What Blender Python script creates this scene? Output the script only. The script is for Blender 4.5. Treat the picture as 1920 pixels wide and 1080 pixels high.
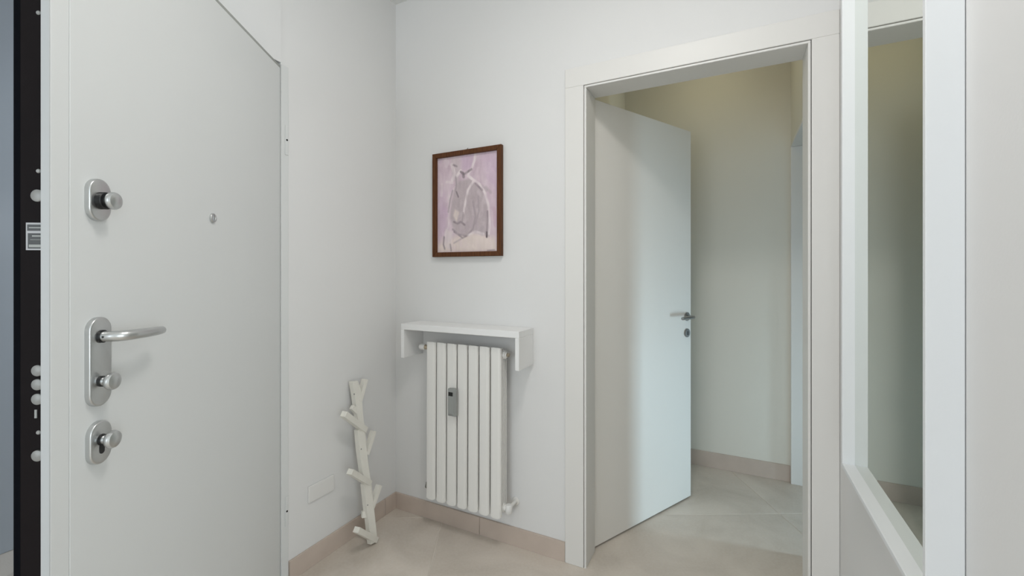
import bpy, bmesh, math, random
import numpy as np
from mathutils import Vector, Matrix

for o in list(bpy.data.objects):
    bpy.data.objects.remove(o, do_unlink=True)
scene = bpy.context.scene
COL = scene.collection

# ------------------------------------------------------------------ camera
FPX, CX, YH = 816.0, 960.0, 510.0          # focal length, centre and horizon in 1920x1080 pixels
CAM_H = 1.2966
YAW = math.atan(415.0 / FPX)
cam_data = bpy.data.cameras.new('camera')
cam_data.sensor_width = 36.0
cam_data.lens = 36.0 * FPX / 1920.0
cam_data.shift_y = (YH - 540.0) / 1920.0
cam_data.clip_start = 0.02
cam = bpy.data.objects.new('camera', cam_data)
COL.objects.link(cam)
cam.location = (0, 0, CAM_H)
cam.rotation_euler = (math.pi / 2, 0, YAW)
scene.camera = cam

# ------------------------------------------------------------------ light
scene.view_settings.view_transform = 'Standard'
scene.view_settings.look = 'None'
scene.view_settings.exposure = 0.06
scene.view_settings.gamma = 1.0
scene.view_settings.use_curve_mapping = False
world = bpy.data.worlds.new('world')
scene.world = world
world.use_nodes = True
world.node_tree.nodes['Background'].inputs[0].default_value = (0.62, 0.72, 0.85, 1)
world.node_tree.nodes['Background'].inputs[1].default_value = 0.4


def area(name, loc, rot, sx, sy, watts, colour):
    l = bpy.data.lights.new(name, 'AREA')
    l.shape = 'RECTANGLE'
    l.size, l.size_y = sx, sy
    l.energy = watts
    l.color = colour
    o = bpy.data.objects.new(name, l)
    o.location = loc
    o.rotation_euler = rot
    COL.objects.link(o)
    return o


R90 = math.pi / 2
L1W, L1C = 37, (0.87, 0.945, 1.0)
L2W, L2C = 57, (0.85, 0.945, 1.0)
L3S, L3C = 28, (1.0, 0.97, 0.94)
L4W, L4C = 9.8, (0.60, 0.85, 1.0)
L5W, L5C = 20, (0.92, 0.96, 1.0)
L6S, L6C = 7.0, (1.0, 0.90, 0.58)
# daylight entering by the window behind the camera, the side room's window and the stairwell
area('daylight_living_window', (-0.75, -3.10, 1.45), (R90, 0, 0), 1.7, 1.9, L1W, L1C)
area('daylight_balcony_window', (3.40, -1.30, 1.38), (0, R90, 0), 2.0, 1.9, L2W, L2C)
side_light = area('daylight_side_window', (1.96, 2.63, 0.36), (0, R90, math.radians(22)), 0.66, 0.24, L4W, L4C)
side_light.data.spread = math.radians(105)
area('daylight_stairwell', (-2.25, 2.30, 1.6), (R90, 0, math.pi), 0.8, 1.6, L5W, L5C)


# ------------------------------------------------------------------ materials
def mat(name, col, rough=0.6, metal=0.0, bump=0.0, bscale=60.0, var=0.0, vscale=3.0, col2=None, spec=0.5):
    m = bpy.data.materials.new(name)
    m.use_nodes = True
    nt = m.node_tree
    b = nt.nodes['Principled BSDF']
    b.inputs['Roughness'].default_value = rough
    b.inputs['Metallic'].default_value = metal
    b.inputs['Specular IOR Level'].default_value = spec
    tc = nt.nodes.new('ShaderNodeTexCoord')
    n = nt.nodes.new('ShaderNodeTexNoise')
    n.inputs['Scale'].default_value = vscale
    n.inputs['Detail'].default_value = 5
    nt.links.new(tc.outputs['Object'], n.inputs['Vector'])
    r = nt.nodes.new('ShaderNodeValToRGB')
    c2 = col2 if col2 else tuple(c * (1 - var) for c in col)
    r.color_ramp.elements[0].position = 0.3
    r.color_ramp.elements[1].position = 0.7
    r.color_ramp.elements[0].color = (*c2, 1)
    r.color_ramp.elements[1].color = (*col, 1)
    nt.links.new(n.outputs['Fac'], r.inputs['Fac'])
    nt.links.new(r.outputs['Color'], b.inputs['Base Color'])
    if bump > 0:
        n2 = nt.nodes.new('ShaderNodeTexNoise')
        n2.inputs['Scale'].default_value = bscale
        n2.inputs['Detail'].default_value = 3
        nt.links.new(tc.outputs['Object'], n2.inputs['Vector'])
        bp = nt.nodes.new('ShaderNodeBump')
        bp.inputs['Strength'].default_value = bump
        bp.inputs['Distance'].default_value = 0.002
        nt.links.new(n2.outputs['Fac'], bp.inputs['Height'])
        nt.links.new(bp.outputs['Normal'], b.inputs['Normal'])
    return m


M = {}
M['wall'] = mat('wall_paint', (0.80, 0.795, 0.785), 0.85, bump=0.08, bscale=180, var=0.015, vscale=1.5, spec=0.25)
M['passage'] = mat('passage_paint', (0.80, 0.775, 0.70), 0.85, bump=0.08, bscale=180, var=0.015, vscale=1.5, spec=0.25)
M['ceiling'] = mat('ceiling_paint', (0.82, 0.82, 0.80), 0.9, var=0.01)
M['lacquer'] = mat('white_lacquer', (0.80, 0.785, 0.755), 0.42, var=0.01, spec=0.4)
M['door_white'] = mat('door_white', (0.735, 0.745, 0.735), 0.45, var=0.012, spec=0.35)
M['leaf_white'] = mat('interior_leaf_white', (0.87, 0.845, 0.80), 0.45, var=0.01, spec=0.35)
M['mirror_white'] = mat('mirror_frame_white', (0.82, 0.835, 0.845), 0.45, var=0.01)
M['shelf_white'] = mat('shelf_white', (0.88, 0.875, 0.865), 0.5, var=0.012)
M['rad'] = mat('radiator_enamel', (0.85, 0.835, 0.80), 0.38, var=0.01)
M['rack'] = mat('rack_paint', (0.87, 0.845, 0.775), 0.5, bump=0.15, bscale=50, var=0.04, vscale=14)
M['plate'] = mat('plastic_white', (0.82, 0.81, 0.79), 0.45, var=0.01)
M['steel'] = mat('satin_steel', (0.62, 0.63, 0.63), 0.32, 1.0, bump=0.03, bscale=400, var=0.04, vscale=40)
M['dark_steel'] = mat('satin_nickel', (0.36, 0.36, 0.355), 0.35, 1.0, var=0.05, vscale=40)
M['bolt'] = mat('bolt_steel', (0.30, 0.30, 0.29), 0.5, 0.5, var=0.08, vscale=60)
M['brass'] = mat('valve_nickel', (0.55, 0.47, 0.36), 0.35, 0.9, var=0.1, vscale=40)
M['black'] = mat('black_plastic', (0.008, 0.008, 0.009), 0.45, var=0.1)
M['navy'] = mat('black_navy', (0.0015, 0.002, 0.004), 0.7, var=0.1, spec=0.05)
M['brown'] = mat('brown_edge', (0.0085, 0.006, 0.0065), 0.6, var=0.25, vscale=4, spec=0.08)
M['profile'] = mat('painted_profile', (0.47, 0.48, 0.48), 0.5, var=0.02)
M['gasket'] = mat('grey_gasket', (0.38, 0.39, 0.36), 0.7, var=0.03)
M['grey_pl'] = mat('grey_plastic', (0.33, 0.34, 0.325), 0.5, var=0.04)
M['lcd'] = mat('lcd_black', (0.015, 0.016, 0.015), 0.25, var=0.1)
M['silver_pr'] = mat('silver_print', (0.42, 0.42, 0.43), 0.5, var=0.03)
M['dark_pr'] = mat('dark_print', (0.055, 0.058, 0.06), 0.5, var=0.05)
M['skirt'] = mat('skirting_stoneware', (0.63, 0.53, 0.46), 0.55, bump=0.1, bscale=120, col2=(0.55, 0.46, 0.395), vscale=6)
M['grout'] = mat('grout', (0.80, 0.74, 0.66), 0.9, bump=0.2, bscale=200, var=0.05)
M['landing'] = mat('landing_paint', (0.50, 0.55, 0.60), 0.85, var=0.02)
M['glass'] = mat('window_glass', (0.9, 0.95, 1.0), 0.05)
M['glass'].node_tree.nodes['Principled BSDF'].inputs['Transmission Weight'].default_value = 1.0
M['cord'] = mat('hook_metal', (0.25, 0.22, 0.18), 0.4, 0.8)

mm = bpy.data.materials.new('mirror_glass'); mm.use_nodes = True
nt = mm.node_tree; b = nt.nodes['Principled BSDF']
b.inputs['Metallic'].default_value = 1; b.inputs['Roughness'].default_value = 0.0
n = nt.nodes.new('ShaderNodeTexNoise'); n.inputs['Scale'].default_value = 1.2
r = nt.nodes.new('ShaderNodeValToRGB')
r.color_ramp.elements[0].color = (0.735, 0.765, 0.72, 1); r.color_ramp.elements[1].color = (0.76, 0.79, 0.745, 1)
nt.links.new(n.outputs['Fac'], r.inputs['Fac']); nt.links.new(r.outputs['Color'], b.inputs['Base Color'])
M['mirror'] = mm


def wood_mat():
    m = bpy.data.materials.new('walnut_frame'); m.use_nodes = True
    nt = m.node_tree; b = nt.nodes['Principled BSDF']
    b.inputs['Roughness'].default_value = 0.55; b.inputs['Specular IOR Level'].default_value = 0.2
    tc = nt.nodes.new('ShaderNodeTexCoord')
    mp = nt.nodes.new('ShaderNodeMapping'); mp.inputs['Scale'].default_value = (60, 60, 6)
    n = nt.nodes.new('ShaderNodeTexNoise'); n.inputs['Scale'].default_value = 2; n.inputs['Detail'].default_value = 6
    r = nt.nodes.new('ShaderNodeValToRGB')
    r.color_ramp.elements[0].color = (0.075, 0.026, 0.010, 1); r.color_ramp.elements[0].position = 0.3
    r.color_ramp.elements[1].color = (0.150, 0.060, 0.022, 1); r.color_ramp.elements[1].position = 0.75
    nt.links.new(tc.outputs['Object'], mp.inputs['Vector']); nt.links.new(mp.outputs[0], n.inputs['Vector'])
    nt.links.new(n.outputs['Fac'], r.inputs['Fac']); nt.links.new(r.outputs['Color'], b.inputs['Base Color'])
    return m


M['wood'] = wood_mat()


def tile_mat():
    m = bpy.data.materials.new('floor_stoneware'); m.use_nodes = True
    nt = m.node_tree; b = nt.nodes['Principled BSDF']
    b.inputs['Roughness'].default_value = 0.42
    b.inputs['Specular IOR Level'].default_value = 0.4
    tc = nt.nodes.new('ShaderNodeTexCoord')
    oi = nt.nodes.new('ShaderNodeObjectInfo')
    ad = nt.nodes.new('ShaderNodeVectorMath'); ad.operation = 'MULTIPLY_ADD'
    ad.inputs[1].default_value = (1, 1, 1)
    cmb = nt.nodes.new('ShaderNodeCombineXYZ')
    mul = nt.nodes.new('ShaderNodeMath'); mul.operation = 'MULTIPLY'; mul.inputs[1].default_value = 37.0
    nt.links.new(oi.outputs['Random'], mul.inputs[0])
    nt.links.new(mul.outputs[0], cmb.inputs[2])
    nt.links.new(tc.outputs['Object'], ad.inputs[0]); nt.links.new(cmb.outputs[0], ad.inputs[2])
    n1 = nt.nodes.new('ShaderNodeTexNoise'); n1.inputs['Scale'].default_value = 2.2; n1.inputs['Detail'].default_value = 8
    n1.inputs['Distortion'].default_value = 1.6
    nt.links.new(ad.outputs[0], n1.inputs['Vector'])
    r = nt.nodes.new('ShaderNodeValToRGB')
    r.color_ramp.elements[0].color = (0.60, 0.535, 0.465, 1); r.color_ramp.elements[0].position = 0.25
    r.color_ramp.elements[1].color = (0.79, 0.715, 0.635, 1); r.color_ramp.elements[1].position = 0.75
    nt.links.new(n1.outputs['Fac'], r.inputs['Fac'])
    n2 = nt.nodes.new('ShaderNodeTexNoise'); n2.inputs['Scale'].default_value = 90; n2.inputs['Detail'].default_value = 3
    nt.links.new(ad.outputs[0], n2.inputs['Vector'])
    mx = nt.nodes.new('ShaderNodeMixRGB'); mx.blend_type = 'OVERLAY'; mx.inputs['Fac'].default_value = 0.12
    nt.links.new(r.outputs['Color'], mx.inputs[1]); nt.links.new(n2.outputs['Fac'], mx.inputs[2])
    nt.links.new(mx.outputs[0], b.inputs['Base Color'])
    bp = nt.nodes.new('ShaderNodeBump'); bp.inputs['Strength'].default_value = 0.06; bp.inputs['Distance'].default_value = 0.002
    nt.links.new(n2.outputs['Fac'], bp.inputs['Height']); nt.links.new(bp.outputs['Normal'], b.inputs['Normal'])
    return m


M['tile'] = tile_mat()


# ------------------------------------------------------------------ mesh helpers
class MB:
    def __init__(self):
        self.bm = bmesh.new()

    def box(self, a, b_, bevel=0.0, seg=2):
        x0, y0, z0 = [min(p, q) for p, q in zip(a, b_)]
        x1, y1, z1 = [max(p, q) for p, q in zip(a, b_)]
        r = bmesh.ops.create_cube(self.bm, size=1.0)
        vs = r['verts']
        for v in vs:
            v.co = Vector(((x0 + x1) / 2 + v.co.x * (x1 - x0), (y0 + y1) / 2 + v.co.y * (y1 - y0), (z0 + z1) / 2 + v.co.z * (z1 - z0)))
        if bevel > 0:
            es = list({e for v in vs for e in v.link_edges})
            bmesh.ops.bevel(self.bm, geom=es, offset=bevel, segments=seg, affect='EDGES', profile=0.5)
        return self

    def prism(self, pts, vec, bevel=0.0, seg=2):
        """extrude a planar polygon (3-D points) along vec"""
        vs = [self.bm.verts.new(p) for p in pts]
        f = self.bm.faces.new(vs)
        r = bmesh.ops.extrude_face_region(self.bm, geom=[f])
        nv = [g for g in r['geom'] if isinstance(g, bmesh.types.BMVert)]
        for v in nv:
            v.co += Vector(vec)
        if bevel > 0:
            nf = [g for g in r['geom'] if isinstance(g, bmesh.types.BMFace)]
            es = list({e for ff in nf for e in ff.edges})
            bmesh.ops.bevel(self.bm, geom=es, offset=bevel, segments=seg, affect='EDGES', profile=0.5)
        return self

    def lathe(self, prof, origin, axis, seg=28):
        """prof: list of (radius, distance along axis)"""
        ax = Vector(axis).normalized()
        t = Vector((0, 0, 1)) if abs(ax.z) < 0.9 else Vector((1, 0, 0))
        u = ax.cross(t).normalized(); w = ax.cross(u).normalized()
        o = Vector(origin)
        rings = []
        for rad, d in prof:
            if rad < 1e-6:
                rings.append([self.bm.verts.new(o + ax * d)])
            else:
                rings.append([self.bm.verts.new(o + ax * d + (u * math.cos(2 * math.pi * k / seg) + w * math.sin(2 * math.pi * k / seg)) * rad) for k in range(seg)])
        for a, c in zip(rings[:-1], rings[1:]):
            for k in range(seg):
                k2 = (k + 1) % seg
                if len(a) == 1 and len(c) == 1:
                    continue
                if len(a) == 1:
                    self.bm.faces.new((a[0], c[k], c[k2]))
                elif len(c) == 1:
                    self.bm.faces.new((a[k], c[0], a[k2]))
                else:
                    self.bm.faces.new((a[k], c[k], c[k2], a[k2]))
        return self

    def tube(self, path, rads, seg=14, flat=1.0):
        """swept round bar through the points of path"""
        pts = [Vector(p) for p in path]
        rings = []
        n_ = len(pts)
        for i, p in enumerate(pts):
            d = (pts[min(i + 1, n_ - 1)] - pts[max(i - 1, 0)]).normalized()
            t = Vector((0, 0, 1)) if abs(d.z) < 0.9 else Vector((1, 0, 0))
            u = d.cross(t).normalized(); w = u.cross(d).normalized()
            rad = rads[i] if isinstance(rads, (list, tuple)) else rads
            rings.append([self.bm.verts.new(p + u * math.cos(2 * math.pi * k / seg) * rad * flat + w * math.sin(2 * math.pi * k / seg) * rad) for k in range(seg)])
        for a, c in zip(rings[:-1], rings[1:]):
            for k in range(seg):
                k2 = (k + 1) % seg
                self.bm.faces.new((a[k], a[k2], c[k2], c[k]))
        self.bm.faces.new(rings[0][::-1]); self.bm.faces.new(rings[-1])
        return self

    def build(self, name, m, parent=None, smooth=False):
        bmesh.ops.recalc_face_normals(self.bm, faces=self.bm.faces[:])
        me = bpy.data.meshes.new(name)
        self.bm.to_mesh(me); self.bm.free()
        me.materials.append(M[m] if isinstance(m, str) else m)
        if smooth:
            for p in me.polygons:
                p.use_smooth = True
            try:
                me.set_sharp_from_angle(angle=math.radians(38))
            except Exception:
                pass
        o = bpy.data.objects.new(name, me)
        COL.objects.link(o)
        if parent is not None:
            o.parent = parent
        return o


def tag(o, label, cat, group=None, kind=None):
    o['label'] = label; o['category'] = cat
    if group: o['group'] = group
    if kind: o['kind'] = kind
    return o


def thing(name, loc=(0, 0, 0), rz=0.0):
    o = bpy.data.objects.new(name, None)
    o.empty_display_size = 0.1
    o.location = loc; o.rotation_euler = (0, 0, rz)
    COL.objects.link(o)
    return o


def ray(x, y):
    dx, dz = (x - CX) / FPX, (YH - y) / FPX
    c, s = math.cos(YAW), math.sin(YAW)
    return Vector((-s + dx * c, c + dx * s, dz))


CAMP = Vector((0, 0, CAM_H))

# ------------------------------------------------------------------ dimensions
XL, XR, YB, HC = -1.6608, 0.3263, 1.85, 2.7713
YF = -3.2                      # wall behind the camera
WT = 0.12                      # partition thickness
YB2 = YB + WT
YFAR = 3.18
HX, HY = XL, 1.1644            # hinge line of the entrance door
XC0, XC1 = -0.70, 0.318        # passage behind the doorway
S_Y0, S_Y1, S_Z = 2.36, 3.145, 2.083   # opening in the passage's right wall
XE = 3.45                      # side room's outer wall

# ------------------------------------------------------------------ structure
floor = MB().box((-3.2, YF - 0.2, -0.12), (XE + 0.2, 4.5, -0.0022)).build('floor', 'grout')
tag(floor, 'beige stoneware tiled floor laid diagonally to the walls', 'floor', kind='structure')
ga = math.radians(28.0)
e1 = Vector((math.cos(ga), math.sin(ga), 0)); e2 = Vector((-math.sin(ga), math.cos(ga), 0))
# joint crossing measured from the photograph
def floorpt(x, y):
    r = ray(x, y); return CAMP + r * (-CAM_H / r.z)
pA = floorpt(754, 970.6); pJ = floorpt(815, 1030)
oe2 = pA.dot(e2); oe1 = pJ.dot(e1)
TL, TW, JG = 1.80, 0.90, 0.0045
tm = None
cnt = 0
for j in range(-9, 8):
    off = 0.0 if j % 2 == 0 else 0.0
    for i in range(-4, 5):
        c = e1 * (oe1 + (i + 0.5) * TL + off) + e2 * (oe2 + (j - 0.5) * TW)
        if not (-3.0 < c.x < XE and YF - 0.1 < c.y < 4.4):
            continue
        if tm is None:
            t = MB().box((-TL / 2 + JG / 2, -TW / 2 + JG / 2, -0.010), (TL / 2 - JG / 2, TW / 2 - JG / 2, 0.0), 0.0009, 1).build('floor_tile', 'tile', floor)
            tm = t.data
        else:
            t = bpy.data.objects.new('floor_tile', tm); COL.objects.link(t); t.parent = floor
        t.location = (c.x, c.y, 0.0); t.rotation_euler = (0, 0, ga)
        cnt += 1

ceil = MB().box((-3.2, YF - 0.2, HC), (XE + 0.2, 4.5, HC + 0.15)).build('ceiling', 'ceiling')
tag(ceil, 'plain white ceiling just showing above the corner', 'ceiling', kind='structure')

wl = MB()
wl.box((XL - 0.25, HY, 0), (XL, YB, HC))
wl.box((XL - 0.25, 0.14, 2.158), (XL + 0.004, HY, HC))
wl.box((XL - 0.25, YF, 0), (XL + 0.004, 0.14, HC))
tag(wl.build('wall_left', 'wall'), 'white left wall holding the open entrance door', 'wall', kind='structure')

DX0, DX1, DZ = -0.604, 0.262, 2.133
wb = MB()
wb.box((XL - 0.25, YB, 0), (DX0, YB2, HC))
wb.box((DX0, YB, DZ), (DX1, YB2, HC))
wb.box((DX1, YB, 0), (XR, YB2, HC))
tag(wb.build('wall_back', 'wall'), 'white back wall with picture, radiator and open doorway', 'wall', kind='structure')

wr = MB()
wr.box((XR, 0.45, 0), (XR + 0.12, YB2, HC)); wr.box((XR + 0.12, 0.45, 0), (XE, 0.57, HC))
tag(wr.build('wall_right', 'wall'), 'white right wall carrying the framed mirror', 'wall', kind='structure')

wf = MB()
wf.box((XL - 0.25, YF - 0.2, 0), (-1.65, YF, HC)); wf.box((0.15, YF - 0.2, 0), (XE + 0.15, YF, HC))
wf.box((-1.65, YF - 0.2, 0), (0.15, YF, 0.45)); wf.box((-1.65, YF - 0.2, 2.45), (0.15, YF, HC))
tag(wf.build('wall_front', 'wall'), 'white window wall behind the viewer', 'wall', kind='structure')


def window(name, plane_axis, c, a0, a1, z0, z1, label):
    """framed window; plane_axis 'y' spans X, 'x' spans Y"""
    root = thing(name, (0, 0, 0))
    def P(a, d, z):
        return (a, c + d, z) if plane_axis == 'y' else (c + d, a, z)
    fw = 0.06
    for (p, q) in (((a0, z0), (a0 + fw, z1)), ((a1 - fw, z0), (a1, z1)), ((a0 + fw, z0), (a1 - fw, z0 + fw)), ((a0 + fw, z1 - fw), (a1 - fw, z1))):
        MB().box(P(p[0], -0.03, p[1]), P(q[0], 0.03, q[1]), 0.004, 1).build('window_frame', 'lacquer', root)
    MB().box(P(a0 + fw, -0.004, z0 + fw), P(a1 - fw, 0.004, z1 - fw)).build('pane', 'glass', root)
    tag(root, label, 'window', kind='structure')


window('window_1', 'y', YF - 0.06, -1.65, 0.15, 0.45, 2.45, 'white framed window in the wall behind the viewer')

lr = MB()
lr.box((XE, YF, 0), (XE + 0.15, -2.3, HC)); lr.box((XE, -0.3, 0), (XE + 0.15, 0.57, HC))
lr.box((XE, -2.3, 0), (XE + 0.15, -0.3, 0.3)); lr.box((XE, -2.3, 2.45), (XE + 0.15, -0.3, HC))
tag(lr.build('wall_living_room', 'wall'), 'white living room wall far off behind the viewer', 'wall', kind='structure')
window('window_3', 'x', XE + 0.06, -2.3, -0.3, 0.3, 2.45, 'wide white framed living room window behind the viewer')

# passage and side room beyond the doorway
tag(MB().box((XC0 - 0.1, YB2, 0), (XC0, YFAR, HC)).build('wall_passage_left', 'passage'), 'white passage wall behind the open interior door', 'wall', kind='structure')
wfar = MB().box((XC0 - 0.1, YFAR, 0), (XC1 + 0.12, YFAR + 0.12, HC)).build('wall_passage_far', 'passage')
tag(wfar, 'plain white far wall of the passage seen through the doorway', 'wall', kind='structure')
wp = MB()
wp.box((XC1, YB2, 0), (XC1 + 0.12, S_Y0, HC)); wp.box((XC1, S_Y0, S_Z), (XC1 + 0.12, S_Y1 + 0.02, HC)); wp.box((XC1, S_Y1 + 0.02, 0), (XC1 + 0.12, YFAR, HC))
tag(wp.build('wall_passage_right', 'passage'), 'white passage wall with the opening that lets daylight in', 'wall', kind='structure')
t3 = thing('trim_3')
MB().box((XC1 - 0.004, S_Y1, 0), (XC1 + 0.13, S_Y1 + 0.02, S_Z - 0.02), 0.002, 1).build('jamb', 'lacquer', t3)
MB().box((XC1 - 0.004, S_Y0 + 0.0, S_Z - 0.02), (XC1 + 0.13, S_Y1 + 0.02, S_Z), 0.002, 1).build('head', 'lacquer', t3)
MB().box((XC1 - 0.004, S_Y0 - 0.0, 0), (XC1 + 0.13, S_Y0 + 0.018, S_Z - 0.02), 0.002, 1).build('jamb', 'lacquer', t3)
tag(t3, 'white lining of the opening at the far right end of the passage', 'trim', kind='structure')
XS = 2.0                       # outer wall of the side room
sr = MB()
sr.box((XC1 + 0.12, 1.75, 0), (XS, 1.87, HC)); sr.box((XC1 + 0.12, 4.3, 0), (XS, 4.42, HC))
sr.box((XS, 1.75, 0), (XS + 0.15, 2.45, HC)); sr.box((XS, 2.81, 0), (XS + 0.15, 4.42, HC)); sr.box((XS, 2.45, 0.75), (XS + 0.15, 2.81, HC))
sr.box((XC1 + 0.12, YFAR + 0.12, 0), (XC1 + 0.14, 4.3, HC))
tag(sr.build('wall_side_room', 'wall'), 'white walls of the daylit side room beyond the passage', 'wall', kind='structure')
window('window_2', 'x', XS + 0.06, 2.45, 2.81, 0.0, 0.75, 'narrow low window lighting the side room')

# stair landing outside the entrance door
ld = MB()
ld.box((-3.15, -1.6, 0), (-3.0, 2.7, HC)); ld.box((XL - 0.37, YB, 0), (XL - 0.25, 2.55, HC)); ld.box((-3.0, 2.55, 0), (XL - 0.25, 2.7, HC)); ld.box((-3.0, -1.75, 0), (XL - 0.25, -1.6, HC))
tag(ld.build('wall_landing', 'landing'), 'blue grey stairwell wall glimpsed past the entrance door edge', 'wall', kind='structure')


# skirting
def skirt(name, label, p0, p1, normal, cuts, h=0.086, th=0.010):
    """row of stoneware pieces from p0 to p1 along a wall, thickness along normal; cuts = joint positions along the run"""
    p0 = Vector(p0); p1 = Vector(p1); d = (p1 - p0); Ltot = d.length; d.normalize(); nn = Vector(normal)
    root = thing(name, p0)
    cs = [0.0] + [c for c in cuts if 0.02 < c < Ltot - 0.02] + [Ltot]
    for a, c in zip(cs[:-1], cs[1:]):
        g = 0.0012
        mb = MB()
        A = d * (a + (g if a > 0 else 0)); B = d * (c - (g if c < Ltot else 0))
        pts = [A, B, B + nn * th, A + nn * th]
        mb.prism([q + Vector((0, 0, 0.0005)) for q in pts], (0, 0, h), 0.0012, 1)
        mb.build('skirting_tile', 'skirt', root)
    tag(root, label, 'skirting', kind='structure')


skirt('baseboard_left', 'beige skirting tiles along the left wall behind the coat rack', (XL, 1.200, 0), (XL, YB - 0.0102, 0), (1, 0, 0), [0.56])
skirt('baseboard_back', 'beige skirting tiles under the radiator', (XL, YB, 0), (-0.6715, YB, 0), (0, -1, 0), [XL * -1 - 1.1157])
skirt('baseboard_passage', 'beige skirting tiles along the far passage wall', (XC0, YFAR, 0), (XC1 - 0.005, YFAR, 0), (0, -1, 0), [0.30], h=0.10)
skirt('baseboard_right', 'beige skirting tiles along the right wall below the mirror', (XR, 0.45, 0), (XR, YB - 0.013, 0), (-1, 0, 0), [0.45, 1.05])

# ------------------------------------------------------------------ interior doorway trim
t1 = thing('trim_1', (0, YB, 0))
CF = -0.012                                         # casing face (local y)
cas_in0, cas_in1, cas_top = -0.5845, 0.2455, 2.1145
cas_out0, cas_topout = -0.670, 2.199
MB().box((cas_out0, CF, 0), (cas_in0, 0, cas_top), 0.0018, 1).build('casing', 'lacquer', t1)
MB().box((cas_in1, CF, 0), (XR - 0.0008, 0, cas_top), 0.0018, 1).build('casing', 'lacquer', t1)
MB().box((cas_out0, CF, cas_top), (XR - 0.0008, 0, cas_topout), 0.0018, 1).build('head_casing', 'lacquer', t1)
LI0, LI1, LZ = -0.5725, 0.2345, 2.1035
g = 0.0024
MB().box((cas_in0 + g, CF + 0.002, 0), (LI0, WT + 0.006, LZ), 0.0015, 1).build('jamb', 'lacquer', t1)
MB().box((LI1, CF + 0.002, 0), (cas_in1 - g, WT + 0.006, LZ), 0.0015, 1).build('jamb', 'lacquer', t1)
MB().box((cas_in0 + g, CF + 0.002, LZ), (cas_in1 - g, WT + 0.006, cas_top - g), 0.0015, 1).build('head_jamb', 'lacquer', t1)
MB().box((DX0, 0.004, 0), (cas_in0 + g, WT, cas_top)).build('backing_strip', 'gasket', t1)
MB().box((cas_in1 - g, 0.004, 0), (DX1, WT, cas_top)).build('backing_strip', 'gasket', t1)
MB().box((DX0, 0.004, cas_top - g), (DX1, WT, DZ)).build('backing_strip', 'gasket', t1)
tag(t1, 'white door casing with inner bead around the open doorway', 'trim', kind='structure')

# ------------------------------------------------------------------ interior door leaf
d2 = ray(2078, 510); d2.z = 0; d2.normalize()
door2 = thing('door_2', (-0.5823, 1.982, 0), math.atan2(d2.y, d2.x))
LW, LTH, LH = 0.805, 0.036, 2.105
MB().box((0.004, 0, 0.009), (LW, LTH, LH), 0.0018, 1).build('leaf', 'leaf_white', door2)
for z in (0.25, 1.05, 1.86):
    MB().lathe([(0, 0), (0.006, 0), (0.006, 0.07), (0, 0.07)], (-0.003, 0.030, z), (0, 0, 1), 12).build('hinge', 'dark_steel', door2, True)
hx, hz = 0.762, 1.043
MB().lathe([(0, 0), (0.0235, 0), (0.0245, -0.002), (0.0245, -0.006), (0.022, -0.008), (0, -0.008)], (hx, 0, hz), (0, 1, 0)).build('rose', 'dark_steel', door2, True)
lv = MB()
lv.tube([(hx, -0.006, hz), (hx, -0.035, hz), (hx - 0.004, -0.047, hz), (hx - 0.016, -0.053, hz), (hx - 0.05, -0.054, hz), (hx - 0.125, -0.054, hz)], [0.0085, 0.0085, 0.0085, 0.0088, 0.009, 0.0085], 14)
lv.build('lever', 'dark_steel', door2, True)
kr = MB().lathe([(0, 0), (0.0235, 0), (0.0245, -0.002), (0.0245, -0.006), (0.022, -0.008), (0, -0.008)], (hx, 0, 0.950), (0, 1, 0)).build('key_rose', 'dark_steel', door2, True)
MB().box((hx - 0.003, -0.0095, 0.938), (hx + 0.003, -0.0075, 0.960)).build('keyhole', 'black', kr)
tag(door2, 'flat white interior door standing ajar into the passage with nickel lever', 'door', kind='structure')

# ------------------------------------------------------------------ entrance door frame (fixed to the wall)
t2 = thing('trim_2', (XL, HY, 0))
MB().box((0, 0.001, 0), (0.004, 0.034, 2.152), 0.0015, 1).build('hinge_jamb', 'door_white', t2)
MB().box((-0.20, -0.006, 0), (-0.075, 0.0, 2.152)).build('jamb_lining', 'brown', t2)
MB().box((-0.20, -1.024, 0), (-0.02, -1.012, 2.152)).build('latch_jamb', 'brown', t2)
MB().box((-0.20, -1.024, 2.152), (-0.02, 0.0, 2.158)).build('head_jamb', 'door_white', t2)
for zc in (1.845, 0.302):
    h_ = MB()
    h_.box((0.004, 0.017, zc - 0.062), (0.0075, 0.031, zc + 0.062), 0.0012, 1)
    ho = h_.build('hinge_cover', 'door_white', t2)
    MB().lathe([(0, 0), (0.0042, 0), (0.0042, 0.0008), (0, 0.0008)], (0.0072, 0.0240, zc), (1, 0, 0), 14).build('screw_hole', 'black', ho)
tag(t2, 'slim white steel frame strip with hinge covers beside the entrance door', 'trim', kind='structure')

# ------------------------------------------------------------------ entrance door leaf
dl = ray(891, 510); dl.z = 0; dl.normalize()
door1 = thing('door_1', (HX, HY, 0), math.atan2(-dl.y, -dl.x))     # local x: hinge to latch edge, y: into the room
EW, EH = 0.975, 2.146
MB().box((0.003, -0.016, 0.008), (0.934, 0.0, EH - 0.011), 0.001, 1).build('inner_panel', 'door_white', door1)
MB().box((0.9346, -0.016, 0.008), (0.9728, -0.0003, EH - 0.011), 0.001, 1).build('edge_stile', 'door_white', door1)
MB().box((0.9728, -0.016, 0.008), (EW, -0.0005, EH - 0.011), 0.0006, 1).build('edge_profile', 'profile', door1)
MB().box((0.003, -0.016, EH - 0.011), (EW, -0.001, EH), 0.001, 1).build('seal_strip', 'gasket', door1)
EX = 0.967
core = MB().box((0.012, -0.058, 0.010), (EX, -0.0161, EH - 0.012)).build('core', 'brown', door1)
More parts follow.
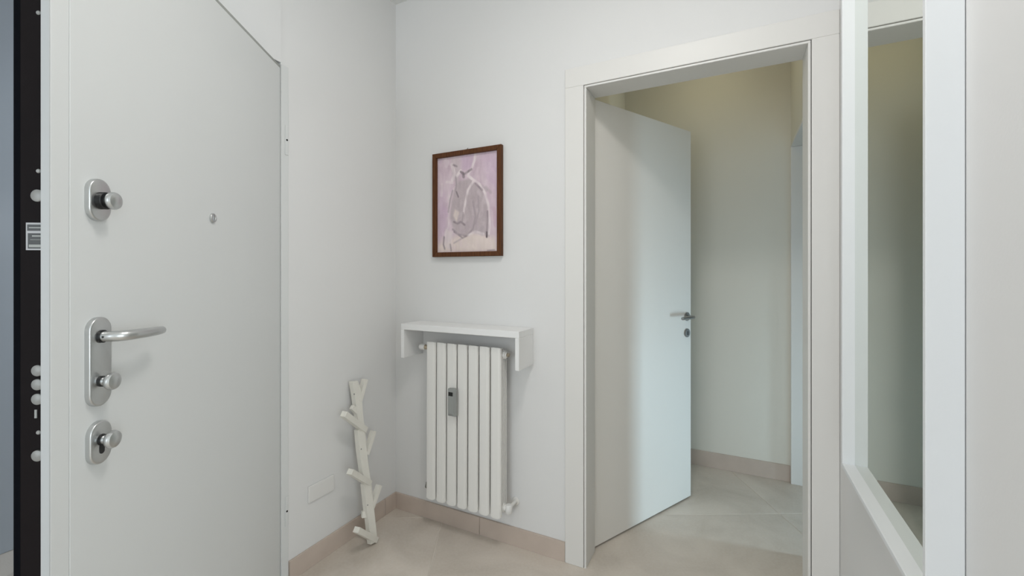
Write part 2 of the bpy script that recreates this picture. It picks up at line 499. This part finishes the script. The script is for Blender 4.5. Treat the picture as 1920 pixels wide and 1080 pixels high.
MB().box((0.012, -0.070, 0.010), (EX, -0.0582, EH - 0.012)).build('outer_panel', 'navy', door1)
for zc, rad in ((1.93, 0.009), (1.441, 0.0115), (1.110, 0.0105), (1.0836, 0.0105), (1.056, 0.0105), (0.949, 0.0105)):
    MB().lathe([(0, 0), (rad, 0), (rad, 0.003), (rad * 0.85, 0.0042), (0, 0.0045)], (EX, -0.0265, zc), (1, 0, 0), 20).build('lock_bolt', 'bolt', door1, True)
for zc in (1.788, 1.488, 0.9923):
    MB().lathe([(0, 0), (0.0042, 0), (0.003, 0.0015), (0, 0.0017)], (EX, -0.0268, zc), (1, 0, 0), 14).build('edge_screw', 'bolt', door1, True)
MB().box((EX, -0.0325, 1.020), (EX + 0.0015, -0.0285, 1.036)).build('latch_slot', 'bolt', door1)
# rating label on the edge
lab = MB().box((EX, -0.0480, 1.338), (EX + 0.0006, -0.0175, 1.390)).build('rating_label', 'silver_pr', door1)
MB().box((EX + 0.0006, -0.0455, 1.3745), (EX + 0.0009, -0.0175, 1.3865)).build('label_band', 'dark_pr', lab)
MB().box((EX + 0.0006, -0.0445, 1.3410), (EX + 0.0009, -0.0175, 1.3700)).build('label_field', 'dark_pr', lab)
for (y0, y1, z0, z1) in ((-0.0425, -0.018, 1.3795, 1.3815), (-0.037, -0.018, 1.3635, 1.3660), (-0.040, -0.018, 1.3575, 1.3582), (-0.0425, -0.018, 1.3435, 1.3485)):
    MB().box((EX + 0.0009, y0, z0), (EX + 0.0011, y1, z1)).build('label_print', 'grey_pl', lab)


def stadium(cx, cz, w, h, y, n=14):
    r = w / 2; pts = []
    for k in range(n + 1):
        a = math.pi * k / n
        pts.append(Vector((cx + r * math.cos(a), y, cz + h / 2 - r + r * math.sin(a))))
    for k in range(n + 1):
        a = math.pi + math.pi * k / n
        pts.append(Vector((cx + r * math.cos(a), y, cz - h / 2 + r + r * math.sin(a))))
    return pts


def thumbturn(parent, x, z, y0, reach, black=False):
    o = MB().lathe([(0, 0), (0.0095, 0), (0.0095, reach), (0, reach)], (x, y0, z), (0, 1, 0), 22).build('knob_stem', 'steel', parent, True)
    MB().lathe([(0, reach - 0.001), (0.0115, reach), (0.0165, reach + 0.003), (0.0185, reach + 0.007), (0.0185, reach + 0.011), (0.0165, reach + 0.015), (0.010, reach + 0.0175), (0, reach + 0.0185)],
               (x, y0, z), (0, 1, 0), 24).build('knob', 'steel', parent, True)
    if black:
        MB().lathe([(0, 0), (0.0182, 0), (0.0182, 0.0105), (0.017, 0.012), (0, 0.012)], (x, y0, z), (0, 1, 0), 24).build('collar', 'black', parent, True)
    else:
        MB().lathe([(0, 0), (0.0112, 0), (0.0112, 0.0035), (0, 0.0035)], (x, y0, z), (0, 1, 0), 24).build('collar', 'black', parent, True)
    return o


# upper rosette
PT = 0.011
p1_ = MB().prism(stadium(0.8755, 1.4485, 0.054, 0.089, 0.0), (0, PT, 0), 0.0035, 3).build('upper_rosette', 'steel', door1, True)
thumbturn(p1_, 0.8755, 1.447, PT, 0.0155, True)
# long plate with lever and thumb turn
p2_ = MB().prism(stadium(0.8745, 1.1075, 0.055, 0.188, 0.0), (0, PT, 0), 0.0035, 3).build('handle_plate', 'steel', door1, True)
lz = 1.1605
MB().lathe([(0, 0), (0.0135, 0), (0.0135, 0.004), (0, 0.004)], (0.8745, PT, lz), (0, 1, 0), 24).build('lever_collar', 'black', p2_, True)
lev = MB()
lx = 0.8745
lev.tube([(lx, PT, lz), (lx, 0.030, lz), (lx - 0.003, 0.042, lz), (lx - 0.012, 0.051, lz), (lx - 0.028, 0.055, lz), (lx - 0.055, 0.056, lz - 0.001), (lx - 0.085, 0.054, lz - 0.002), (lx - 0.112, 0.049, lz - 0.003), (lx - 0.128, 0.044, lz - 0.004), (lx - 0.134, 0.041, lz - 0.0045)],
         [0.011, 0.011, 0.0112, 0.0112, 0.0112, 0.0108, 0.0102, 0.0098, 0.0092, 0.0065], 18)
lever = lev.build('lever', 'steel', p2_, True)
MB().lathe([(0, 0), (0.0022, 0), (0.0022, 0.001), (0, 0.001)], (lx + 0.0106, 0.022, lz), (1, 0, 0), 10).build('grub_screw', 'black', p2_)
thumbturn(p2_, 0.8745, 1.0655, PT, 0.012)
# lower rosette with cylinder
p3_ = MB().prism(stadium(0.8735, 0.9365, 0.054, 0.090, 0.0), (0, PT, 0), 0.0035, 3).build('lower_rosette', 'steel', door1, True)
MB().lathe([(0, 0), (0.0118, 0), (0.0118, 0.0008), (0, 0.0008)], (0.8735, PT, 0.942), (0, 1, 0), 24).build('cylinder_recess', 'black', p3_)
MB().prism(stadium(0.8735, 0.9275, 0.0125, 0.030, PT), (0, 0.0008, 0)).build('cylinder_slot', 'black', p3_)
thumbturn(p3_, 0.8735, 0.942, PT, 0.012)
# spy hole
sp = MB().lathe([(0, 0), (0.0145, 0), (0.0145, 0.004), (0.0125, 0.006), (0.0088, 0.006), (0.0082, 0.0048), (0, 0.0048)], (0.467, 0, 1.461), (0, 1, 0), 28).build('spy_hole', 'steel', door1, True)
MB().box((0.4655, 0.0046, 1.4495), (0.4685, 0.0062, 1.4725)).build('cover_pivot', 'dark_steel', sp)
tag(door1, 'wide white security entrance door swung inward with dark bolted edge', 'door', kind='structure')

# ------------------------------------------------------------------ mirror
MX0, MY0, MY1, MZ0, MZ1 = 0.2776, 0.9328, 1.5515, 0.7365, 2.42
BT = 0.0125
XG = 0.307
mir = thing('wall_mirror', (XR, (MY0 + MY1) / 2, MZ0))
cy = (MY0 + MY1) / 2
def mbx(a, b_): return [(p[0] - XR, p[1] - cy, p[2] - MZ0) for p in (a, b_)]
MB().box(*mbx((MX0, MY0, MZ0), (XR - 0.001, MY0 + BT, MZ1)), 0.0012, 1).build('frame_stile', 'mirror_white', mir)
MB().box(*mbx((MX0, MY1 - BT, MZ0), (XR - 0.001, MY1, MZ1)), 0.0012, 1).build('frame_stile', 'mirror_white', mir)
MB().box(*mbx((MX0, MY0 + BT, MZ0), (XR - 0.001, MY1 - BT, MZ0 + BT)), 0.0012, 1).build('frame_rail', 'mirror_white', mir)
MB().box(*mbx((MX0, MY0 + BT, MZ1 - BT), (XR - 0.001, MY1 - BT, MZ1)), 0.0012, 1).build('frame_rail', 'mirror_white', mir)
MB().box(*mbx((XG, MY0 + BT, MZ0 + BT), (XG + 0.004, MY1 - BT, MZ1 - BT))).build('mirror_glass', 'mirror', mir)
MB().box(*mbx((XG + 0.004, MY0 + BT, MZ0 + BT), (XR - 0.001, MY1 - BT, MZ1 - BT))).build('backing_board', 'gasket', mir)
tag(mir, 'tall mirror in deep white box frame on the right wall', 'mirror')

# ------------------------------------------------------------------ shelf over the radiator
SX0, SX1, SY0 = -1.490, -0.8295, 1.6974
sh = thing('radiator_shelf', ((SX0 + SX1) / 2, YB, 0.866))
ox = (SX0 + SX1) / 2
MB().box((SX0 - ox, SY0 - YB, 0.142), (SX1 - ox, -0.0005, 0.1715), 0.0015, 1).build('shelf_board', 'shelf_white', sh)
MB().box((SX0 - ox, SY0 - YB, 0), (SX0 + 0.019 - ox, -0.0005, 0.1419), 0.0012, 1).build('side_bracket', 'shelf_white', sh)
MB().box((SX1 - 0.019 - ox, SY0 - YB, 0), (SX1 - ox, -0.0005, 0.1419), 0.0012, 1).build('side_bracket', 'shelf_white', sh)
tag(sh, 'white board shelf on two side brackets mounted above the radiator', 'shelf')

# ------------------------------------------------------------------ radiator
RY = 1.735
rx = [-1.3679, -1.3057, -1.2483, -1.1861, -1.1226, -1.0608, -1.0006, -0.9393]
pitch = (rx[-1] - rx[0]) / 7
RZ0, RZ1 = 0.170, 0.951
rad = thing('radiator', ((rx[0] + rx[-1]) / 2, YB, RZ0))
rox = (rx[0] + rx[-1]) / 2
sec_mesh = None
for k in range(7):
    xc = rx[0] + (k + 0.5) * pitch - rox
    if sec_mesh is None:
        hw = pitch / 2
        H = RZ1 - RZ0
        y0 = RY - YB
        mb = MB()
        # front plate: slightly bowed, closing to fine slots, with an arched lower end
        prof = [(-hw + 0.0036, 0.018), (-hw + 0.0036, 0.0075), (-hw + 0.0075, 0.0020), (-0.012, 0.0003), (0.012, 0.0003), (hw - 0.0075, 0.0020), (hw - 0.0036, 0.0075), (hw - 0.0036, 0.018)]
        def zb(x): return 0.0 + 0.013 * (abs(x) / hw) ** 3
        rows = []
        nz = 2
        bm = mb.bm
        bot = [bm.verts.new((x, y0 + y, zb(x))) for x, y in prof]
        top = [bm.verts.new((x, y0 + y + (0.004 if 0 < i < 7 else 0), H - 0.35 * zb(x))) for i, (x, y) in enumerate(prof)]
        for i in range(7):
            bm.faces.new((bot[i], bot[i + 1], top[i + 1], top[i]))
        bm.faces.new((bot[7], bot[0], top[0], top[7]))
        bm.faces.new(bot[::-1]); bm.faces.new(top)
        # water column, inner fins and rear plate
        mb.box((-0.011, y0 + 0.018, 0.012), (0.011, y0 + 0.064, H - 0.012), 0.004, 1)
        mb.box((-hw + 0.004, y0 + 0.025, 0.03), (hw - 0.004, y0 + 0.035, H - 0.02))
        mb.box((-hw + 0.004, y0 + 0.042, 0.03), (hw - 0.004, y0 + 0.051, H - 0.02))
        mb.box((-hw + 0.004, y0 + 0.058, 0.03), (hw - 0.004, y0 + 0.065, H - 0.02))
        # header hubs joining the sections
        for z in (0.040, H - 0.036):
            mb.lathe([(0, -hw + 0.0002), (0.020, -hw + 0.0002), (0.020, hw - 0.0002), (0, hw - 0.0002)], (0, y0 + 0.040, z), (1, 0, 0), 16)
        s = mb.build('radiator_section', 'rad', rad)
        sec_mesh = s.data
    else:
        s = bpy.data.objects.new('radiator_section', sec_mesh); COL.objects.link(s); s.parent = rad
    s.location = (xc, 0, 0)
W2 = 3.5 * pitch
yv = RY - YB + 0.040
HR = RZ1 - RZ0
# right upper: hub, brass nut and bleed screw
MB().lathe([(0, 0), (0.019, 0), (0.019, 0.006), (0.014, 0.008), (0.014, 0.013), (0, 0.013)], (W2, yv, HR - 0.036), (1, 0, 0), 18).build('end_plug', 'rad', rad, True)
bl = MB().lathe([(0, 0.013), (0.009, 0.013), (0.009, 0.022), (0, 0.022)], (W2, yv, HR - 0.036), (1, 0, 0), 6).build('bleed_valve', 'brass', rad, True)
# right lower: white shut-off cap and pipe to the wall
MB().lathe([(0, 0), (0.015, 0), (0.015, 0.010), (0, 0.010)], (W2, yv, 0.040), (1, 0, 0), 18).build('union_nut', 'rad', rad, True)
MB().lathe([(0, -0.022), (0.013, -0.022), (0.0165, -0.016), (0.0165, 0.012), (0.012, 0.018), (0, 0.018)], (W2 + 0.020, yv, 0.040), (0, 0, 1), 20).build('shutoff_cap', 'plate', rad, True)
MB().tube([(W2 + 0.020, yv, 0.040), (W2 + 0.020, yv + 0.03, 0.040), (W2 + 0.020, -0.001, 0.040)], 0.008, 12).build('pipe', 'rad', rad, True)
MB().lathe([(0, -0.004), (0.017, -0.004), (0.019, 0.0), (0, 0.0)], (W2 + 0.020, -0.0008, 0.040), (0, 1, 0), 18).build('pipe_rosette', 'rad', rad, True)
# left upper valve with round white cap
MB().lathe([(0, 0), (0.012, 0), (0.012, -0.030), (0, -0.030)], (-W2, yv, HR - 0.036), (1, 0, 0), 16).build('valve_body', 'brass', rad, True)
MB().lathe([(0, -0.030), (0.013, -0.030), (0.015, -0.034), (0.015, -0.058), (0.012, -0.062), (0, -0.062)], (-W2, yv, HR - 0.036), (1, 0, 0), 20).build('valve_cap', 'plate', rad, True)
# left lower valve with its tail
lo = MB().lathe([(0, 0), (0.011, 0), (0.011, -0.024), (0, -0.024)], (-W2, yv, 0.040), (1, 0, 0), 14)
lo.lathe([(0, -0.014), (0.009, -0.014), (0.009, 0.014), (0, 0.014)], (-W2 - 0.016, yv, 0.046), (0, 0, 1), 14)
lo.build('lower_valve', 'dark_steel', rad, True)
MB().tube([(-W2 - 0.016, yv, 0.040), (-W2 - 0.016, yv + 0.03, 0.036), (-W2 - 0.016, -0.0012, 0.034)], 0.0065, 12).build('pipe', 'dark_steel', rad, True)
for s_ in (-1, 1):
    MB().box((s_ * 1.5 * pitch - 0.006, y0 + 0.066, HR - 0.075), (s_ * 1.5 * pitch + 0.006, -0.0008, HR - 0.062)).build('wall_bracket', 'rad', rad)
tag(rad, 'white seven section aluminium radiator hung on the back wall', 'radiator')

# heat meter clipped on the radiator
hm = thing('heat_meter', (-1.194, RY, 0.610))
MB().box((-0.0225, -0.0205, 0), (0.0225, -0.0005, 0.130), 0.0025, 2).build('case', 'grey_pl', hm)
MB().box((-0.0195, -0.022, 0.004), (0.0150, -0.0206, 0.126), 0.0006, 1).build('front_cover', 'grey_pl', hm)
MB().box((-0.017, -0.0228, 0.096), (0.007, -0.0221, 0.1145)).build('display', 'lcd', hm)
MB().box((-0.017, -0.0226, 0.007), (0.006, -0.0221, 0.0105)).build('seal', 'dark_steel', hm)
tag(hm, 'small grey heat meter with black display clipped on the radiator', 'meter')

# ------------------------------------------------------------------ picture
PX0, PX1, PZ0, PZ1 = -1.3923, -0.9870, 1.3740, 1.9070
pic = thing('framed_picture', ((PX0 + PX1) / 2, YB, PZ0))
PW, PH = PX1 - PX0, PZ1 - PZ0
FW = 0.0235
FD0, FD1 = -0.026, -0.003
def fr(pts):
    mb = MB(); mb.prism([(x, FD1, z) for x, z in pts], (0, FD0 - FD1, 0), 0.0025, 2)
    mb.build('frame_rail', 'wood', pic)
hwp = PW / 2
fr([(-hwp, 0), (hwp, 0), (hwp - FW, FW), (-hwp + FW, FW)])
fr([(-hwp, PH), (-hwp + FW, PH - FW), (hwp - FW, PH - FW), (hwp, PH)])
fr([(-hwp, 0), (-hwp + FW, FW), (-hwp + FW, PH - FW), (-hwp, PH)])
fr([(hwp, 0), (hwp, PH), (hwp - FW, PH - FW), (hwp - FW, FW)])
MB().box((-hwp + 0.004, -0.008, 0.004), (hwp - 0.004, -0.0035, PH - 0.004)).build('backing', 'gasket', pic)
MB().tube([(-0.002, -0.006, PH - 0.002), (-0.002, -0.004, PH + 0.008), (0.002, -0.002, PH + 0.012)], 0.0018, 8).build('hook', 'cord', pic, True)

# painted sheet: brush marks computed on a fine grid and stored as point colours
NX, NZ = 110, 150
U, V = np.meshgrid(np.linspace(0, 1, NX), np.linspace(0, 1, NZ))
def cv(x, y):
    u = (x - 192) / 480.0
    top = 212 - 66 * u
    return u, (y - top) / (967 - top)
def s2l(c):
    c = np.array(c) / 255.0
    return np.where(c <= 0.04045, c / 12.92, ((c + 0.055) / 1.055) ** 2.4)
img = np.ones((NZ, NX, 3)) * np.array([213, 195, 204.0])
rng = np.random.RandomState(4)
def smooth_noise(nx, nz):
    gsm = rng.rand(nz + 1, nx + 1)
    fx = U * (nx - 1e-6); fz = V * (nz - 1e-6)
    ix = fx.astype(int); iz = fz.astype(int); tx = fx - ix; tz = fz - iz
    tx = tx * tx * (3 - 2 * tx); tz = tz * tz * (3 - 2 * tz)
    return (gsm[iz, ix] * (1 - tx) + gsm[iz, ix + 1] * tx) * (1 - tz) + (gsm[iz + 1, ix] * (1 - tx) + gsm[iz + 1, ix + 1] * tx) * tz
nA = smooth_noise(6, 7) - 0.5; nB = smooth_noise(14, 9) - 0.5; nC = smooth_noise(40, 16) - 0.5
img += (nA * 22 + nB * 16)[..., None] * np.array([0.8, 1.0, 0.8])
ASP = PH / PW
def poly(pts, col, a=1.0, soft=0.012):
    P = [cv(*p) for p in pts]
    inside = np.zeros_like(U, bool)
    dist = np.full_like(U, 9.0)
    n_ = len(P)
    for i in range(n_):
        (x0, y0_), (x1, y1_) = P[i], P[(i + 1) % n_]
        c1 = ((y0_ > V) != (y1_ > V)) & (U < (x1 - x0) * (V - y0_) / (y1_ - y0_ + 1e-12) + x0)
        inside ^= c1
        dist = np.minimum(dist, segd((x0, y0_), (x1, y1_)))
    sd = np.where(inside, -dist, dist)
    w = a * np.clip(0.5 - sd / (2 * soft), 0, 1)
    blend(w, col)
def segd(p, q):
    px, py = p[0], p[1] * ASP; qx, qy = q[0], q[1] * ASP
    dx, dy = qx - px, qy - py
    t = np.clip(((U - px) * dx + (V * ASP - py) * dy) / (dx * dx + dy * dy + 1e-12), 0, 1)
    return np.hypot(U - px - t * dx, V * ASP - py - t * dy)
def blend(w, col):
    global img
    img = img * (1 - w[..., None]) + np.array(col, float) * w[..., None]
def stroke(pts, col, wd=0.012, a=0.8, soft=0.010):
    P = [cv(*p) for p in pts]
    dd = np.full_like(U, 9.0)
    for p, q in zip(P[:-1], P[1:]):
        dd = np.minimum(dd, segd(p, q))
    w = a * np.clip((wd + soft - dd) / soft, 0, 1) * np.clip(0.85 + nC * 0.9, 0.3, 1)
    blend(w, col)
def dabs(n, box, cols, ln, wd, a):
    for _ in range(n):
        x = rng.uniform(box[0], box[1]); y = rng.uniform(box[2], box[3]); an = rng.normal(1.45, 0.35); L_ = rng.uniform(0.5, 1.3) * ln
        stroke([(x, y), (x + L_ * math.cos(an), y + L_ * math.sin(an))], cols[rng.randint(len(cols))], wd * rng.uniform(0.6, 1.4), a * rng.uniform(0.5, 1.0), 0.02)
dabs(70, (192, 672, 170, 960), [(222, 204, 210), (205, 182, 200), (226, 214, 218), (210, 192, 198)], 70, 0.016, 0.6)
body = (187, 176, 178); dark = (128, 117, 122); mid = (164, 152, 158); white = (235, 226, 226); cream = (230, 218, 208); mauve = (203, 179, 200)
poly([(192, 480), (260, 470), (280, 760), (240, 830), (192, 850)], mauve, 0.55, 0.05)
poly([(385, 190), (500, 170), (470, 300), (400, 310)], mauve, 0.7, 0.03)
poly([(530, 190), (660, 170), (660, 480), (600, 420)], mauve, 0.5, 0.06)
poly([(200, 900), (300, 850), (460, 800), (640, 850), (672, 967), (192, 967)], cream, 0.85, 0.04)
poly([(350, 400), (455, 375), (545, 460), (595, 600), (600, 840), (480, 800), (420, 840), (330, 790), (300, 690), (310, 560)], body, 0.85, 0.02)
poly([(310, 210), (370, 205), (385, 300), (360, 420), (320, 380)], (206, 194, 197), 0.8, 0.02)
poly([(340, 620), (372, 640), (352, 720), (325, 670)], cream, 0.9, 0.015)
poly([(262, 780), (320, 800), (300, 940), (255, 920)], (226, 215, 216), 0.85, 0.02)
dabs(45, (330, 580, 420, 800), [(178, 166, 170), (198, 187, 190), (190, 176, 184), (206, 196, 198)], 60, 0.012, 0.55)
dabs(25, (220, 650, 830, 940), [(236, 224, 214), (222, 208, 204), (226, 210, 212)], 45, 0.012, 0.5)
for pts, c, w, a in [
    ([(500, 165), (492, 230), (470, 290), (440, 350), (470, 375)], white, 0.014, 0.85),
    ([(470, 375), (530, 420), (575, 500), (598, 600), (606, 700), (600, 820)], white, 0.012, 0.85),
    ([(480, 400), (440, 470), (420, 570), (408, 650)], white, 0.012, 0.8),
    ([(312, 260), (335, 330), (318, 385)], white, 0.018, 0.85),
    ([(385, 310), (350, 355)], white, 0.014, 0.9),
    ([(270, 400), (320, 405)], white, 0.014, 0.6),
    ([(232, 420), (228, 510)], white, 0.012, 0.6),
    ([(340, 440), (300, 520), (290, 620), (285, 760), (262, 800), (250, 920)], white, 0.010, 0.6),
    ([(320, 470), (300, 540), (285, 640)], mid, 0.007, 0.8),
    ([(385, 320), (410, 340), (440, 320), (468, 300)], dark, 0.010, 0.85),
    ([(400, 330), (408, 360)], dark, 0.016, 0.7),
    ([(325, 265), (352, 275)], dark, 0.008, 0.7),
    ([(350, 480), (365, 520)], dark, 0.007, 0.8),
    ([(345, 360), (350, 420), (340, 470)], mid, 0.008, 0.7),
    ([(500, 415), (550, 470)], dark, 0.009, 0.6),
    ([(480, 560), (500, 680), (480, 780), (430, 835), (370, 820), (320, 780)], mid, 0.008, 0.85),
    ([(520, 520), (525, 640), (500, 740)], mid, 0.007, 0.6),
    ([(590, 640), (590, 720), (584, 840)], dark, 0.007, 0.75),
    ([(584, 810), (584, 845)], (80, 70, 75), 0.009, 0.85),
    ([(330, 720), (360, 735), (385, 720), (415, 745)], dark, 0.009, 0.65),
    ([(405, 650), (395, 720)], mid, 0.007, 0.7),
    ([(250, 840), (245, 900), (255, 935)], dark, 0.007, 0.75),
    ([(300, 900), (308, 950)], dark, 0.007, 0.7),
    ([(330, 800), (400, 850), (440, 830)], dark, 0.006, 0.6),
    ([(330, 890), (400, 850)], mid, 0.006, 0.5),
    ([(440, 830), (500, 800), (560, 820)], white, 0.010, 0.7),
    ([(590, 955), (640, 952)], dark, 0.004, 0.5),
    ([(640, 620), (650, 760)], (200, 170, 185), 0.02, 0.5),
]:
    stroke(pts, c, w, a)
img += (nC * 9)[..., None]
img = np.clip(img, 0, 255) + np.array([4, 1, 2])
lin = s2l(np.clip(img, 0, 255))
me = bpy.data.meshes.new('painted_sheet')
x0p, x1p, z0p, z1p = -hwp + FW - 0.003, hwp - FW + 0.003, FW - 0.003, PH - FW + 0.003
verts = [(x0p + (x1p - x0p) * U[j, i], -0.0105, z1p - (z1p - z0p) * V[j, i]) for j in range(NZ) for i in range(NX)]
faces = [(j * NX + i, (j + 1) * NX + i, (j + 1) * NX + i + 1, j * NX + i + 1) for j in range(NZ - 1) for i in range(NX - 1)]
me.from_pydata(verts, [], faces)
ca = me.color_attributes.new('paint', 'FLOAT_COLOR', 'POINT')
ca.data.foreach_set('color', np.concatenate([lin.reshape(-1, 3), np.ones((NX * NZ, 1))], axis=1).astype(np.float32).ravel())
pm = bpy.data.materials.new('painting'); pm.use_nodes = True
nt = pm.node_tree; b = nt.nodes['Principled BSDF']; b.inputs['Roughness'].default_value = 0.6
at = nt.nodes.new('ShaderNodeVertexColor'); at.layer_name = 'paint'
nz_ = nt.nodes.new('ShaderNodeTexNoise'); nz_.inputs['Scale'].default_value = 220
tc = nt.nodes.new('ShaderNodeTexCoord'); nt.links.new(tc.outputs['Object'], nz_.inputs['Vector'])
mx = nt.nodes.new('ShaderNodeMixRGB'); mx.blend_type = 'OVERLAY'; mx.inputs['Fac'].default_value = 0.10
nt.links.new(at.outputs['Color'], mx.inputs[1]); nt.links.new(nz_.outputs['Fac'], mx.inputs[2]); nt.links.new(mx.outputs[0], b.inputs['Base Color'])
me.materials.append(pm)
sheet = bpy.data.objects.new('painting', me); COL.objects.link(sheet); sheet.parent = pic
sheet['label'] = 'mauve painting of a seated figure in loose grey and white strokes'
tag(pic, 'mauve figure painting in narrow brown wooden frame on the back wall', 'picture')

# ------------------------------------------------------------------ blank cover plate low on the left wall
cp = thing('cover_plate', (XL, 1.361, 0.283))
MB().box((0.0003, -0.0685, 0), (0.0075, 0.0685, 0.0735), 0.0028, 2).build('plate', 'plate', cp)
MB().box((0.0075, -0.0560, 0.010), (0.0086, 0.0560, 0.0635), 0.0005, 1).build('insert', 'plate', cp)
tag(cp, 'blank white rectangular cover plate low on the left wall', 'cover plate')

# ------------------------------------------------------------------ coat rack leaning on the left wall
rk = thing('coat_rack', (-1.536, 1.55, 0))
# front plane of the trunk: from the foot up to the wall
RKT = 0.026
A = Vector((-1.520, 1.55, 0.0)); topX = XL + 0.037
lean = Vector((topX - A.x, 0, 0.80)).normalized()
nr = Vector((0, 1, 0)).cross(lean); nr.normalize()
if nr.x < 0: nr = -nr
def onrack(x, y, lift=0.0):
    r = ray(x, y); p = A + nr * lift
    t = (p - CAMP).dot(nr) / r.dot(nr)
    return CAMP + r * t
def loc(p): return p - Vector(rk.location)
left = [(657, 715), (662, 745), (666, 775), (671, 803), (667, 807), (671, 845), (676, 884), (682, 905), (679, 909), (684, 955), (687, 975), (692, 1021)]
right = [(708, 1024), (703, 967), (697, 911), (694, 893), (688, 845), (685, 807), (681, 780), (678.5, 745), (676, 728), (671, 714)]
left = [(x + 3.5, y) for x, y in left]
pts = [loc(onrack(*p)) for p in left + right]
zmin = min(p.z for p in pts)
for p in pts:
    if p.z < 0.012: p.z = 0.0015 + 0.006
trunk = MB().prism(pts, -nr * RKT, 0.002, 1)
bmn = trunk.bm
for v in bmn.verts:
    v.co.z = max(v.co.z, 0.0008)
trunk = trunk.build('trunk', 'rack', rk)
def bar(p, q, w=0.019, t=0.019, name='branch'):
    p = Vector(p); q = Vector(q); d = (q - p).normalized()
    side = d.cross(nr).normalized(); up = side.cross(d).normalized()
    mb = MB()
    c = [p + side * (sx * w / 2) + up * (sy * t / 2) for sx, sy in ((-1, -1), (1, -1), (1, 1), (-1, 1))]
    mb.prism(c, q - p, 0.0015, 1)
    mb.build(name, 'rack', rk)
def branch(root_px, tip_px, tip_lift, w=0.019, t=0.02):
    a = onrack(*root_px, lift=-0.012); b_ = onrack(*tip_px, lift=tip_lift)
    bar(loc(a), loc(b_), w, t)
branch((684, 806), (644, 776), 0.030, 0.026, 0.028)
branch((692, 906), (656, 884), 0.030, 0.024, 0.028)
branch((704, 1012), (668, 993), 0.030, 0.024, 0.028)
branch((673, 752), (684, 711), -0.008, 0.020, 0.026)
branch((686, 852), (700, 808), -0.006, 0.020, 0.026)
branch((696, 952), (711, 909), -0.002, 0.020, 0.026)
branch((692, 962), (678, 965), -0.028, 0.028, 0.020)
branch((676, 780), (659, 763), -0.010, 0.022, 0.018)
for px in ((664, 739), (677, 842), (689, 947)):
    c = loc(onrack(*px, lift=-0.001))
    MB().lathe([(0, 0), (0.0032, 0), (0.0032, 0.0014), (0, 0.0014)], c, nr, 12).build('screw_hole', 'dark_steel', rk)
tag(rk, 'white branch-shaped wooden coat rack leaning against the left wall', 'coat rack')

# ------------------------------------------------------------------ ceiling lamps (hall, and an added warm fill in the passage, both above the frame)
def ceiling_lamp(x, y, r, strength, colour, label):
    lamp = thing('ceiling_lamp', (x, y, HC))
    MB().lathe([(0, 0), (r, 0), (r, -0.03), (r - 0.01, -0.035), (0, -0.035)], (0, 0, -0.0005), (0, 0, 1), 40).build('lamp_base', 'plate', lamp, True)
    em = bpy.data.materials.new('opal_glass'); em.use_nodes = True
    b = em.node_tree.nodes['Principled BSDF']
    b.inputs['Base Color'].default_value = (0.9, 0.88, 0.84, 1)
    b.inputs['Emission Color'].default_value = (*colour, 1); b.inputs['Emission Strength'].default_value = strength
    q = r / 0.21
    MB().lathe([(0.19 * q, -0.036), (0.185 * q, -0.052), (0.15 * q, -0.066), (0.08 * q, -0.074), (0, -0.076)], (0, 0, 0), (0, 0, 1), 40).build('diffuser', em, lamp, True)
    tag(lamp, label, 'lamp')


ceiling_lamp(-0.22, 0.70, 0.21, L3S, L3C, 'round opal ceiling lamp in the entrance hall')
ceiling_lamp(-0.15, 2.75, 0.12, L6S, L6C, 'small unseen opal lamp added to warm the upper passage')  # added fill: supplies warm light high in the passage, fixture is invented
